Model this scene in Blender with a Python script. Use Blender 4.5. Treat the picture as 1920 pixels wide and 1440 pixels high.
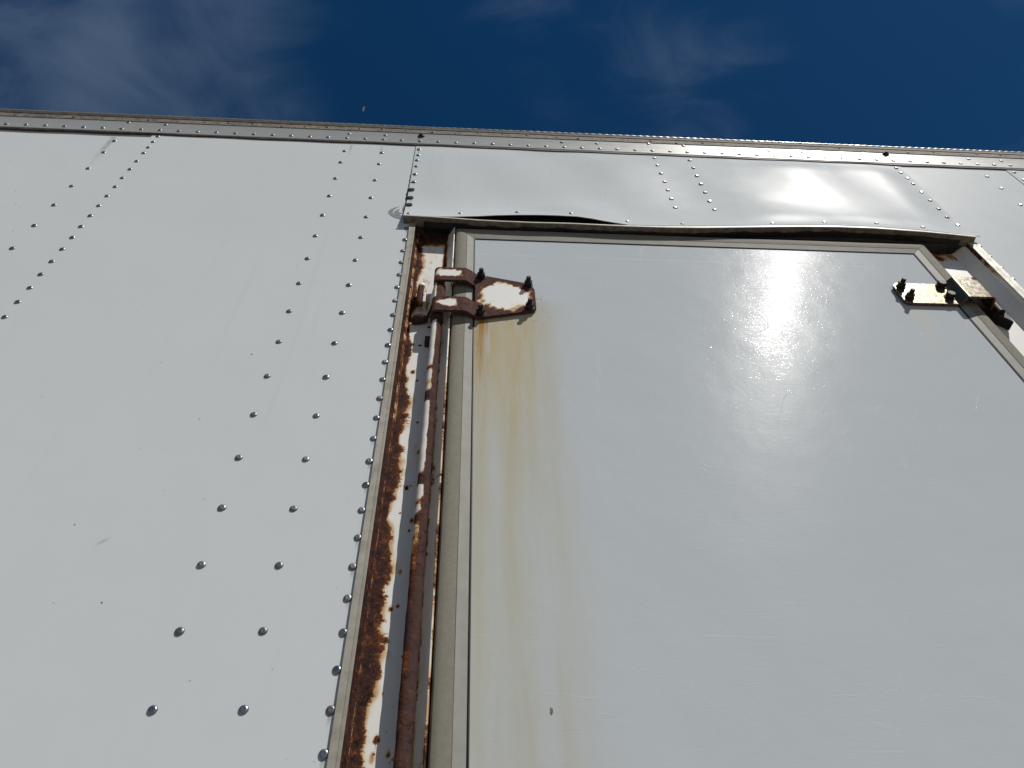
import bpy, bmesh, math, random
from mathutils import Vector, Matrix
import numpy as np

S = bpy.context.scene
for o in list(bpy.data.objects):
    bpy.data.objects.remove(o, do_unlink=True)
COL = S.collection
R = math.radians
rng = random.Random(7)

# ------------------------------------------------------------------ camera
UNIT = 0.0515                       # rivet pitch along the top rail in metres
HC = 1.93                           # phone held up at 1.93 m
F_PX, YAW, PITCH, ROLL = 1418.83, R(5.320), R(50.2295), R(-2.7966)
DIST = 16.68 * UNIT
fw = Vector((math.sin(YAW) * math.cos(PITCH), math.cos(YAW) * math.cos(PITCH), math.sin(PITCH)))
r0 = fw.cross(Vector((0, 0, 1))).normalized()
u0 = r0.cross(fw)
RT = r0 * math.cos(ROLL) + u0 * math.sin(ROLL)
UP = -r0 * math.sin(ROLL) + u0 * math.cos(ROLL)
cam = bpy.data.cameras.new('camera')
cam.sensor_width = 36.0
cam.lens = 36.0 * F_PX / 1920.0
cam.clip_start = 0.05
cam.clip_end = 3000
cam_o = bpy.data.objects.new('camera', cam)
COL.objects.link(cam_o)
cam_o.matrix_world = Matrix(((RT.x, UP.x, -fw.x, 0), (RT.y, UP.y, -fw.y, -DIST),
                             (RT.z, UP.z, -fw.z, HC), (0, 0, 0, 1)))
S.camera = cam_o
S.render.resolution_x, S.render.resolution_y = 1024, 768

# ------------------------------------------------------------------ light
TOSUN = Vector((0.3836, -0.5043, 0.7737)).normalized()
SUN_EL = math.asin(TOSUN.z)
SUN_AZ = math.atan2(TOSUN.x, TOSUN.y)
SKY_STRENGTH = 0.05
sun = bpy.data.lights.new('sun', 'SUN')
sun.energy = 4.0
sun.angle = R(0.53)
sun.color = (1.0, 0.955, 0.89)
sun_o = bpy.data.objects.new('sun', sun)
COL.objects.link(sun_o)
sun_o.rotation_euler = TOSUN.to_track_quat('Z', 'Y').to_euler()
sun_o.location = (8, -10, 20)

W = bpy.data.worlds.new('World')
S.world = W
W.use_nodes = True
S.view_settings.view_transform = 'Standard'
S.view_settings.look = 'None'
S.view_settings.exposure = 0.0
S.view_settings.gamma = 1.0
S.view_settings.use_curve_mapping = False


class NT:
    """tiny node-tree helper"""
    def __init__(self, tree):
        self.t = tree
        self.n = tree.nodes
        self.l = tree.links

    def _set(self, sock, v):
        if v is None:
            return
        if isinstance(v, bpy.types.NodeSocket):
            self.l.new(v, sock)
        else:
            if isinstance(v, (tuple, list)) and len(v) == 3 and sock.type == 'RGBA':
                v = (*v, 1.0)
            sock.default_value = v

    def math(self, op, a, b=None, c=None, clamp=False):
        n = self.n.new('ShaderNodeMath'); n.operation = op; n.use_clamp = clamp
        for i, v in enumerate((a, b, c)):
            self._set(n.inputs[i], v)
        return n.outputs[0]

    def vmath(self, op, a, b=None, s=None):
        n = self.n.new('ShaderNodeVectorMath'); n.operation = op
        self._set(n.inputs[0], a); self._set(n.inputs[1], b)
        if s is not None:
            self._set(n.inputs['Scale'], s)
        return n.outputs['Value'] if op in ('DOT_PRODUCT', 'LENGTH', 'DISTANCE') else n.outputs[0]

    def mix(self, fac, a, b, blend='MIX'):
        n = self.n.new('ShaderNodeMix'); n.data_type = 'RGBA'; n.blend_type = blend
        n.clamp_factor = True
        self._set(n.inputs[0], fac); self._set(n.inputs[6], a); self._set(n.inputs[7], b)
        return n.outputs[2]

    def ramp(self, fac, stops, interp='LINEAR'):
        n = self.n.new('ShaderNodeValToRGB'); n.color_ramp.interpolation = interp
        cr = n.color_ramp
        while len(cr.elements) < len(stops):
            cr.elements.new(0.5)
        for e, (p, c) in zip(cr.elements, stops):
            e.position = p
            e.color = (*c, 1) if len(c) == 3 else c
        self._set(n.inputs[0], fac)
        return n.outputs[0]

    def noise(self, vec, scale, detail=4.0, rough=0.55, dist=0.0, out='Fac'):
        n = self.n.new('ShaderNodeTexNoise')
        self._set(n.inputs['Vector'], vec); self._set(n.inputs['Scale'], scale)
        n.inputs['Detail'].default_value = detail
        n.inputs['Roughness'].default_value = rough
        n.inputs['Distortion'].default_value = dist
        return n.outputs[out]

    def mapr(self, v, a, b, c=0.0, d=1.0, smooth=True):
        n = self.n.new('ShaderNodeMapRange')
        n.interpolation_type = 'SMOOTHSTEP' if smooth else 'LINEAR'
        self._set(n.inputs[0], v)
        for i, x in zip((1, 2, 3, 4), (a, b, c, d)):
            self._set(n.inputs[i], x)
        return n.outputs[0]

    def pos(self):
        return self.n.new('ShaderNodeNewGeometry').outputs['Position']

    def sep(self, v):
        n = self.n.new('ShaderNodeSeparateXYZ'); self._set(n.inputs[0], v)
        return n.outputs

    def comb(self, x, y, z):
        n = self.n.new('ShaderNodeCombineXYZ')
        for i, v in enumerate((x, y, z)):
            self._set(n.inputs[i], v)
        return n.outputs[0]

    def attr(self, name):
        n = self.n.new('ShaderNodeAttribute'); n.attribute_name = name
        return n.outputs['Fac']

    def bump(self, h, strength, dist, normal=None):
        n = self.n.new('ShaderNodeBump')
        n.inputs['Strength'].default_value = strength
        n.inputs['Distance'].default_value = dist
        self._set(n.inputs['Height'], h)
        if normal is not None:
            self._set(n.inputs['Normal'], normal)
        return n.outputs[0]


# sky: Nishita with thin drifting high cloud spread over the whole dome
wt = NT(W.node_tree)
bg = W.node_tree.nodes['Background']
sky = W.node_tree.nodes.new('ShaderNodeTexSky')
sky.sky_type = 'NISHITA'
sky.sun_disc = False
sky.sun_elevation = SUN_EL
sky.sun_rotation = SUN_AZ
sky.altitude = 600
sky.air_density = 1.0
sky.dust_density = 0.3
sky.ozone_density = 2.0
tc = W.node_tree.nodes.new('ShaderNodeTexCoord').outputs['Generated']
dx, dy, dz = wt.sep(tc)
zz = wt.math('MAXIMUM', dz, 0.06)
cv = wt.comb(wt.math('DIVIDE', dx, zz), wt.math('DIVIDE', dy, zz), 0.0)
cv = wt.vmath('ADD', cv, (5.41, 34.96, 0.0))
big = wt.noise(cv, 2.3, 2.0, 0.45, 0.3)
fine = wt.noise(wt.vmath('MULTIPLY', cv, (1.0, 1.6, 1.0)), 5.5, 7.0, 0.55, 0.9)
cl = wt.math('ADD', wt.math('MULTIPLY', big, 0.76), wt.math('MULTIPLY', fine, 0.24))
cl = wt.mapr(cl, 0.495, 0.74)
sd = wt.vmath('DOT_PRODUCT', tc, tuple(TOSUN))
glow = wt.math('POWER', wt.math('MAXIMUM', sd, 0.0), 10.0)
cbright = wt.math('ADD', 1.45, wt.math('MULTIPLY', glow, 9.0))
ccol = wt.vmath('SCALE', (1.10, 1.32, 1.55), None, wt.math('MULTIPLY', cbright, cl))
hs = W.node_tree.nodes.new('ShaderNodeHueSaturation')       # the phone's deep, saturated rendering of clear sky
hs.inputs['Saturation'].default_value = 1.37
hs.inputs['Value'].default_value = 0.78
W.node_tree.links.new(sky.outputs[0], hs.inputs['Color'])
skycol = wt.mix(1.0, hs.outputs[0], ccol, 'ADD')
W.node_tree.links.new(skycol, bg.inputs[0])
bg.inputs[1].default_value = SKY_STRENGTH


# ------------------------------------------------------------------ pixel -> wall
def P(px, py, y=0.0):
    """photo pixel -> point on the plane at depth y (z relative to the lens)"""
    d = fw * F_PX + RT * (px - 960) + UP * (720 - py)
    t = (y + DIST) / d.y
    return Vector((d.x * t, y, d.z * t))


# ------------------------------------------------------------------ materials
def new_mat(name):
    m = bpy.data.materials.new(name)
    m.use_nodes = True
    nt = NT(m.node_tree)
    b = m.node_tree.nodes['Principled BSDF']
    return m, nt, b


def setp(nt, b, **k):
    names = dict(base='Base Color', rough='Roughness', metal='Metallic', normal='Normal', coat='Coat Weight',
                 coatr='Coat Roughness', coatn='Coat Normal', spec='Specular IOR Level', aniso='Anisotropic',
                 anr='Anisotropic Rotation', ior='IOR', tangent='Tangent')
    for a, v in k.items():
        nt._set(b.inputs[names[a]], v)


def mat_panel(name='white_wall_skin', rough=0.42, spec=0.035):
    """weathered white pre-painted aluminium skin"""
    m, nt, b = new_mat(name)
    p = nt.pos()
    x, y, z = nt.sep(p)
    zr = nt.math('SUBTRACT', z, HC)
    base = nt.mix(nt.noise(p, 2.3, 4, 0.6), (0.525, 0.560, 0.580), (0.570, 0.602, 0.615))
    # rain streaks: narrow in x, long in z
    sv = nt.vmath('MULTIPLY', p, (38.0, 1.0, 1.1))
    st = nt.mapr(nt.noise(sv, 1.0, 5, 0.6), 0.56, 0.80)
    base = nt.mix(nt.math('MULTIPLY', st, 0.10), base, (0.33, 0.32, 0.28))
    # grime smears running down from the top rail
    def smear(cx, top, ln, w, s, slope=0.0):
        dxx = nt.math('ABSOLUTE', nt.math('SUBTRACT', x, nt.math('ADD', cx, nt.math('MULTIPLY', nt.math('SUBTRACT', top, zr), slope))))
        a = nt.mapr(dxx, w, w * 0.15, 0, 1)
        bb = nt.math('MULTIPLY', nt.mapr(zr, top - ln, top - ln * 0.1, 0, 1), nt.math('LESS_THAN', zr, top + 0.002))
        nn = nt.mapr(nt.noise(p, 70, 4), 0.3, 0.6, 0.5, 1)
        return nt.math('MULTIPLY', nt.math('MULTIPLY', a, bb), nt.math('MULTIPLY', nn, s))
    for (px, py, ln, w, s, sl) in ((213, 255, .20, .011, .62, .03), (659, 272, .09, .006, .42, .03),
                                   (716, 275, .08, .005, .36, .03), (300, 256, .05, .004, .2, 0)):
        q = P(px, py)
        base = nt.mix(smear(q.x, q.z, ln, w, s, sl), base, (0.235, 0.225, 0.195))
    q = P(193, 1015)
    sd_ = nt.vmath('LENGTH', nt.comb(nt.math('MULTIPLY', nt.math('ADD', nt.math('SUBTRACT', x, q.x), nt.math('MULTIPLY', nt.math('SUBTRACT', zr, q.z), -0.9)), 1.4), 0.0, nt.math('SUBTRACT', zr, q.z)))
    base = nt.mix(nt.math('MULTIPLY', nt.mapr(sd_, 0.010, 0.001), 0.35), base, (0.2, 0.2, 0.2))
    # dirty drips below the rivets beside the door frame
    ph = nt.math('FRACT', nt.math('DIVIDE', nt.math('SUBTRACT', 29.95 * UNIT + 40 * 0.97461 * UNIT, zr), 0.97461 * UNIT))
    dr = nt.math('MULTIPLY', nt.mapr(ph, 0.45, 0.12), nt.mapr(ph, 0.05, 0.10))
    dr = nt.math('MULTIPLY', dr, nt.mapr(nt.math('ABSOLUTE', nt.math('SUBTRACT', nt.math('ADD', x, nt.math('MULTIPLY', nt.math('SUBTRACT', nt.noise(p, 60, 2), 0.5), 0.004)), -0.1490)), 0.0034, 0.0008))
    dr = nt.math('MULTIPLY', dr, nt.mapr(nt.noise(p, 13, 2), 0.38, 0.6))
    base = nt.mix(nt.math('MULTIPLY', dr, 0.55), base, (0.16, 0.15, 0.13))
    # small specks and scuffs
    sp = nt.mapr(nt.noise(p, 130, 1.0, 0.4), 0.785, 0.80)
    base = nt.mix(nt.math('MULTIPLY', sp, 0.55), base, (0.15, 0.14, 0.13))
    wav = nt.noise(nt.vmath('MULTIPLY', p, (1.0, 1.0, 1.0)), 4.0, 2, 0.5)
    grain = nt.noise(nt.vmath('MULTIPLY', p, (60.0, 1.0, 700.0)), 1.0, 2, 0.5)
    n1 = nt.bump(wav, 0.5, 0.004)
    n2 = nt.bump(grain, 0.10, 0.0006, n1)
    setp(nt, b, base=base, rough=nt.mapr(nt.noise(p, 9, 4), 0.3, 0.7, rough - .05, rough + .05), normal=n2, spec=spec)
    return m


def mat_door():
    """glossy fibreglass-faced door skin, scratched, stained under the rusty hinge"""
    m, nt, b = new_mat('white_door_skin')
    p = nt.pos()
    x, y, z = nt.sep(p)
    zr = nt.math('SUBTRACT', z, HC)
    base = nt.mix(nt.noise(p, 1.7, 4, 0.6), (0.440, 0.478, 0.508), (0.485, 0.522, 0.549))
    # tan run-off stain that starts at the hinge plate and thins out going down
    wob = nt.math('MULTIPLY', nt.math('SUBTRACT', nt.noise(nt.vmath('MULTIPLY', p, (14, 1, 3)), 1.0, 4), 0.5), 0.06)
    xs = nt.math('ADD', x, wob)
    zdown = nt.mapr(zr, 1.30, -0.35, 0, 1, False)
    edge = nt.math('ADD', 0.170, nt.math('MULTIPLY', zdown, -0.02))
    side = nt.mapr(nt.math('SUBTRACT', edge, xs), -0.055, 0.075)
    top = nt.mapr(zr, 1.345, 1.27)
    streak = nt.noise(nt.vmath('MULTIPLY', p, (60, 1, 5.0)), 1.0, 5, 0.6, 0.3)
    streak2 = nt.noise(nt.vmath('MULTIPLY', p, (17, 1, 1.3)), 1.0, 5, 0.6)
    fadez = nt.mapr(zr, 0.0, 1.28, 0.45, 1.0, False)
    sm = nt.math('MULTIPLY', nt.math('MULTIPLY', side, top), fadez)
    sm1 = nt.math('MULTIPLY', sm, nt.mapr(streak2, 0.34, 0.64, 0.35, 1.0))
    base = nt.mix(nt.math('MULTIPLY', sm1, 0.88), base, (0.405, 0.375, 0.25))
    strong = nt.math('MULTIPLY', nt.mapr(streak, 0.46, 0.66), nt.mapr(zr, 0.72, 1.26))
    strong = nt.math('MULTIPLY', strong, nt.mapr(xs, 0.125, 0.085))
    base = nt.mix(nt.math('MULTIPLY', nt.math('MULTIPLY', strong, top), 0.75), base, (0.39, 0.325, 0.20))
    tan = nt.math('MULTIPLY', nt.math('MULTIPLY', nt.mapr(zr, 0.80, 1.20), nt.mapr(xs, 0.15, 0.085)), nt.math('MULTIPLY', top, nt.mapr(streak2, 0.30, 0.52, 0.25, 1.0)))
    base = nt.mix(nt.math('MULTIPLY', tan, 0.62), base, (0.455, 0.385, 0.235))
    rustrun = nt.math('MULTIPLY', nt.mapr(nt.math('ABSOLUTE', nt.math('SUBTRACT', xs, 0.030)), 0.020, 0.003), nt.mapr(zr, 0.92, 1.245))
    rustrun = nt.math('MULTIPLY', rustrun, nt.math('LESS_THAN', zr, 1.26))
    base = nt.mix(nt.math('MULTIPLY', rustrun, nt.mapr(streak, 0.35, 0.6)), base, (0.32, 0.17, 0.05))
    # faint chalky run under the plated hinge
    rx = nt.math('ADD', x, nt.math('MULTIPLY', nt.math('SUBTRACT', zr, 1.33), -0.12))
    run2 = nt.math('MULTIPLY', nt.mapr(nt.math('ABSOLUTE', nt.math('SUBTRACT', rx, 0.962)), 0.034, 0.010), nt.mapr(zr, 1.15, 1.30))
    run2 = nt.math('MULTIPLY', run2, nt.math('LESS_THAN', zr, 1.338))
    base = nt.mix(nt.math('MULTIPLY', run2, 0.35), base, (0.56, 0.53, 0.44))
    # crust close to the plate
    cr = nt.math('MULTIPLY', nt.mapr(nt.noise(p, 150, 5, 0.65), 0.56, 0.66), nt.math('MULTIPLY', nt.mapr(zr, 1.19, 1.27), nt.math('MULTIPLY', nt.mapr(zr, 1.36, 1.30), nt.mapr(x, 0.175, 0.135))))
    base = nt.mix(nt.math('MULTIPLY', cr, 0.75), base, (0.15, 0.11, 0.06))
    dirt = nt.math('MAXIMUM', sm1, strong)
    # long rub line below the head of the door
    zl = nt.math('ADD', zr, nt.math('MULTIPLY', nt.noise(nt.vmath('MULTIPLY', p, (3, 1, 1)), 1.0, 2), 0.006))
    ln_ = nt.math('MULTIPLY', nt.mapr(nt.math('ABSOLUTE', nt.math('SUBTRACT', zl, 1.497)), 0.0013, 0.0003), nt.mapr(nt.noise(nt.vmath('MULTIPLY', p, (9, 1, 1)), 1.0, 2), 0.38, 0.55))
    base = nt.mix(nt.math('MULTIPLY', ln_, 0.35), base, (0.8, 0.82, 0.84))
    # scratches: thin zero crossings of stretched and swirled noise fields
    def scratch(vec, scale, w, det=0.0, keep=0.0):
        n = nt.noise(vec, scale, det, 0.5)
        a = nt.mapr(nt.math('ABSOLUTE', nt.math('SUBTRACT', n, 0.5)), w, w * 0.2)
        k = nt.mapr(nt.noise(nt.vmath('ADD', p, (keep, keep, 0)), 6.0, 2), 0.50, 0.62)
        return nt.math('MULTIPLY', a, k)
    s1 = scratch(nt.vmath('MULTIPLY', p, (2.0, 1, 60)), 1.0, 0.006, 1, 1.3)
    s2 = scratch(nt.vmath('MULTIPLY', p, (11.0, 1, 5)), 1.3, 0.0022, 0, 4.1)
    s3 = scratch(p, 9.0, 0.0022, 0, 7.7)
    sc = nt.math('MAXIMUM', nt.math('MULTIPLY', s1, 0.5), nt.math('MAXIMUM', s2, s3))
    s5 = nt.mapr(nt.math('ABSOLUTE', nt.math('SUBTRACT', nt.noise(p, 34.0, 1.0, 0.5, 0.6), 0.5)), 0.035, 0.004)
    base = nt.mix(nt.math('MULTIPLY', sc, 0.06), base, (0.75, 0.78, 0.80))
    # polish swirls and brush marks: rough base lobe + smoother clear lobe, both over bumps
    wav = nt.noise(p, 7.0, 2, 0.5)
    swirl = nt.noise(nt.vmath('MULTIPLY', p, (55, 1, 55)), 1.0, 4, 0.6, 1.8)
    brush = nt.noise(nt.vmath('MULTIPLY', p, (14.0, 1.0, 420.0)), 1.0, 3, 0.6)
    n1 = nt.bump(wav, 0.45, 0.0035)
    n2 = nt.bump(swirl, 0.16, 0.0009, n1)
    n3 = nt.bump(brush, 0.22, 0.0004, n2)
    n4 = nt.bump(sc, 0.25, 0.0004, n3)
    brush2 = nt.noise(nt.vmath('MULTIPLY', p, (9.0, 1.0, 520.0)), 1.0, 2, 0.6)
    c3 = nt.bump(brush2, 0.5, 0.00022, nt.bump(swirl, 0.10, 0.0009, nt.bump(wav, 0.25, 0.0035)))
    c4 = nt.bump(sc, 0.5, 0.00012, nt.bump(s5, 0.5, 0.00010, c3))
    setp(nt, b, base=base, rough=nt.mapr(dirt, 0.0, 0.8, 0.27, 0.5), normal=n4, spec=0.0105, aniso=0.66, tangent=nt.comb(0.0, 0.0, 1.0),
         coat=nt.mapr(dirt, 0.0, 0.5, 0.0065, 0.003), coatr=0.042, coatn=c4)
    return m


def mat_alu(name, base=(0.60, 0.60, 0.585), rough=0.40, dirt=0.35, brushed=True, dirtcol=(0.10, 0.088, 0.066), metal=0.9, aniso=0.0):
    m, nt, b = new_mat(name)
    p = nt.pos()
    sv = nt.vmath('MULTIPLY', p, (9.0, 30.0, 160.0)) if brushed else nt.vmath('MULTIPLY', p, (50, 50, 50))
    n = nt.noise(sv, 1.0, 4, 0.6)
    d = nt.mapr(nt.noise(p, 45, 6, 0.65), 0.40, 0.75)
    dm = nt.math('MULTIPLY', nt.math('ADD', nt.math('MULTIPLY', d, 0.7), nt.math('MULTIPLY', nt.mapr(n, 0.4, 0.7), 0.3)), dirt)
    col = nt.mix(dm, base, dirtcol)
    setp(nt, b, base=col, metal=nt.math('MULTIPLY', nt.math('SUBTRACT', 1.0, dm), metal),
         rough=nt.mapr(n, 0.3, 0.7, rough - 0.06, rough + 0.08), normal=nt.bump(n, 0.25, 0.0006))
    if aniso:
        setp(nt, b, aniso=aniso, tangent=nt.comb(0.0, 0.0, 1.0))
    return m


def mat_plain(name, col, rough=0.6, var=0.25, metal=0.0, scale=60, bump=0.15, spec=0.4, dark=None):
    m, nt, b = new_mat(name)
    p = nt.pos()
    n = nt.noise(p, scale, 6, 0.62)
    dk = dark or tuple(c * (1 - var * 1.6) for c in col)
    lt = tuple(min(1, c * (1 + var)) for c in col)
    setp(nt, b, base=nt.mix(nt.mapr(n, 0.3, 0.7), dk, lt), rough=rough, metal=metal,
         normal=nt.bump(n, bump, 0.0008), spec=spec)
    return m


def mat_rust(name, paint=(0.74, 0.73, 0.70), lo=0.19, hi=0.10, scale=38.0, bias=0.0, warmth=0.55, deep=(0.034, 0.020, 0.020)):
    """chipped white paint over scaling rust; the mesh attribute 'rust' says how far gone it is"""
    m, nt, b = new_mat(name)
    p = nt.pos()
    n1 = nt.noise(p, scale, 6, 0.62, 0.4)
    n2 = nt.noise(p, scale * 7, 5, 0.65)
    n3 = nt.noise(nt.vmath('ADD', p, (3.3, 1.1, 2.2)), scale * 2.6, 6, 0.66, 0.5)
    v = nt.math('ADD', nt.attr('rust'), nt.math('MULTIPLY', nt.math('SUBTRACT', n1, 0.5), lo * 6))
    v = nt.math('ADD', v, nt.math('MULTIPLY', nt.math('SUBTRACT', n2, 0.5), hi * 6))
    v = nt.math('ADD', v, bias)
    col = nt.ramp(v, [(0.395, paint), (0.43, (0.66, 0.52, 0.31)), (0.475, (0.43, 0.185, 0.055)),
                      (0.54, (0.19, 0.062, 0.022)), (0.62, tuple(a * .6 + b_ * .4 for a, b_ in zip(deep, (0.12, 0.042, 0.02)))), (1.0, deep)])
    soft = nt.noise(nt.vmath('MULTIPLY', p, (1.0, 1.0, 0.45)), scale * 1.2, 2, 0.5)
    v2 = nt.math('ADD', nt.attr('rust'), nt.math('MULTIPLY', nt.math('SUBTRACT', soft, 0.5), lo * 3.0))
    edge = nt.mapr(v, 0.45, 0.40)
    scol = nt.ramp(v2, [(0.25, paint), (0.36, (0.66, 0.56, 0.39)), (0.44, (0.56, 0.36, 0.15)), (0.52, (0.42, 0.20, 0.07))])
    col = nt.mix(nt.math('MULTIPLY', nt.math('MULTIPLY', nt.mapr(v2, 0.24, 0.42), edge), 0.85), col, scol)
    inr = nt.mapr(v, 0.5, 0.6)
    warm = nt.math('MULTIPLY', nt.mapr(n3, 0.53, 0.66), inr)
    col = nt.mix(nt.math('MULTIPLY', warm, warmth), col, (0.27, 0.098, 0.034))
    dk = nt.math('MULTIPLY', nt.mapr(n3, 0.47, 0.34), inr)
    col = nt.mix(nt.math('MULTIPLY', dk, 0.85), col, (0.016, 0.009, 0.009))
    fl = nt.math('MULTIPLY', nt.mapr(n2, 0.60, 0.70), inr)
    col = nt.mix(nt.math('MULTIPLY', fl, warmth * 0.9), col, (0.36, 0.17, 0.075))
    isr = nt.mapr(v, 0.44, 0.56)
    h = nt.math('ADD', nt.math('MULTIPLY', isr, nt.math('ADD', 0.1, n2)), nt.math('MULTIPLY', nt.math('MULTIPLY', n3, isr), 1.3))
    h = nt.math('ADD', h, nt.math('MULTIPLY', nt.mapr(v, 0.40, 0.47), -0.5))
    setp(nt, b, base=col, rough=nt.mapr(isr, 0, 1, 0.42, 0.80), normal=nt.bump(h, 0.75, 0.0016), spec=nt.mapr(isr, 0, 1, 0.30, 0.06))
    return m


M = {}
M['panel'] = mat_panel()
M['header'] = mat_panel('white_header_skin', 0.32, 0.030)
M['door'] = mat_door()
M['rail'] = mat_alu('brushed_aluminium_rail', (0.435, 0.44, 0.425), 0.46, 0.18, metal=0.40, aniso=0.7)
M['lip'] = mat_alu('dirty_aluminium_lip', (0.37, 0.345, 0.29), 0.55, 0.6, False, metal=0.45)
M['lip_pale'] = mat_alu('pale_aluminium_lip', (0.46, 0.445, 0.40), 0.55, 0.30, False, metal=0.35)
M['lip_edge'] = mat_plain('sunlit_lip_edge', (0.62, 0.585, 0.50), 0.45, 0.10, 0.0, 60, 0.1, 0.3)  # pale cream paints in the sun on the lip's front edge
M['hem'] = mat_alu('aluminium_roof_hem', (0.60, 0.58, 0.54), 0.38, 0.45)
M['hem_dark'] = mat_plain('dark_brown_hem', (0.062, 0.050, 0.038), 0.7, 0.35, 0, 70)
M['soffit'] = mat_plain('grime_and_lip_shade', (0.158, 0.140, 0.115), 0.75, 0.30, 0, 70)  # grime on the fascia, painted shade on the drip lip underside
M['rivet'] = mat_alu('rivet_aluminium', (0.29, 0.297, 0.31), 0.38, 0.18, False, metal=1.0)
_rm = M['rivet']; _rn = NT(_rm.node_tree); _rb = _rm.node_tree.nodes['Principled BSDF']
_oi = _rm.node_tree.nodes.new('ShaderNodeObjectInfo').outputs['Random']
_src = _rb.inputs['Base Color'].links[0].from_socket
_rn._set(_rb.inputs['Base Color'], _rn.mix(_rn.mapr(_oi, 0.35, 1.0, 0.0, 0.55), _src, (0.13, 0.125, 0.115)))
_rn._set(_rb.inputs['Roughness'], _rn.mapr(_oi, 0.0, 1.0, 0.30, 0.50))
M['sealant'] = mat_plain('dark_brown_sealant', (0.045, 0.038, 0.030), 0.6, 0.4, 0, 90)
M['black'] = mat_plain('black_rubber', (0.012, 0.012, 0.014), 0.55, 0.4, 0, 120)
M['bolt'] = mat_plain('blackened_bolt_steel', (0.022, 0.019, 0.018), 0.55, 0.6, 0.3, 260, 0.4)
M['bolt_brown'] = mat_plain('brown_bolt_steel', (0.040, 0.024, 0.020), 0.55, 0.6, 0.3, 260, 0.4)
M['gasket'] = mat_plain('weathered_beige_gasket', (0.213, 0.200, 0.162), 0.7, 0.05, 0, 150, 0.15, 0.12)
M['retainer'] = mat_plain('pale_grey_retainer', (0.285, 0.283, 0.255), 0.55, 0.06, 0, 30, 0.08, 0.12)
M['rust'] = mat_rust('rusting_frame_paint')
M['rust_hinge'] = mat_rust('rusting_hinge_paint', lo=0.19, hi=0.11, scale=55, warmth=0.25, deep=(0.066, 0.042, 0.044))
M['rust_rod'] = mat_rust('rusting_rod_paint', lo=0.13, hi=0.06, scale=32, warmth=0.16, deep=(0.052, 0.035, 0.036))
M['core'] = mat_plain('dark_wall_core', (0.03, 0.03, 0.03), 0.9, 0.2)
M['roofing'] = mat_alu('roof_sheet', (0.6, 0.6, 0.6), 0.5, 0.3)
M['residue'] = mat_plain('grey_sticker_residue', (0.20, 0.215, 0.22), 0.6, 0.2, 0, 200)
M['tyre'] = mat_plain('tyre_rubber', (0.02, 0.02, 0.02), 0.8, 0.3)
M['steel'] = mat_plain('black_chassis_steel', (0.03, 0.03, 0.03), 0.6, 0.3, 0.2)


def mat_plated():
    """yellow-passivated zinc with rusty stains, shade painted on its inner face"""
    m, nt, b = new_mat('yellow_zinc_plating')
    p = nt.pos()
    n = nt.noise(p, 90, 6, 0.6)
    big = nt.noise(p, 26, 3, 0.5)
    col = nt.ramp(big, [(0.32, (0.19, 0.168, 0.112)), (0.46, (0.205, 0.185, 0.108)), (0.56, (0.19, 0.165, 0.135)), (0.68, (0.172, 0.178, 0.140))])
    r = nt.math('ADD', nt.attr('rust'), nt.math('MULTIPLY', nt.math('SUBTRACT', n, 0.5), 0.7))
    rm = nt.mapr(r, 0.45, 0.8)
    col = nt.mix(rm, col, (0.16, 0.075, 0.06))
    col = nt.mix(nt.mapr(r, 1.0, 1.1), col, (0.02, 0.016, 0.014))  # near-black paints in shade on the strap's inner face
    col = nt.mix(nt.mapr(nt.noise(p, 240, 4, 0.6), 0.56, 0.68, 0, 0.35), col, (0.10, 0.085, 0.05))
    setp(nt, b, base=col, metal=nt.mapr(rm, 0, 1, 0.80, 0.0), rough=nt.math('ADD', nt.mapr(n, 0.3, 0.7, 0.28, 0.40), nt.mapr(r, 0.5, 1.0, 0.0, 0.45)), normal=nt.bump(n, 0.5, 0.0010), spec=nt.mapr(r, 0.5, 1.0, 0.4, 0.05))
    return m


M['plated'] = mat_plated()


def mat_ground():
    m, nt, b = new_mat('gravel_yard')
    p = nt.pos()
    v = nt.n.new('ShaderNodeTexVoronoi'); nt._set(v.inputs['Vector'], p); v.inputs['Scale'].default_value = 28
    big = nt.noise(p, 0.25, 5)
    col = nt.mix(v.outputs['Color'], (0.20, 0.175, 0.14), (0.33, 0.30, 0.25))
    col = nt.mix(nt.mapr(big, 0.35, 0.7, 0, 0.5), col, (0.16, 0.145, 0.12))
    setp(nt, b, base=col, rough=0.95, normal=nt.bump(v.outputs['Distance'], 0.8, 0.03))
    return m


M['ground'] = mat_ground()


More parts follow.
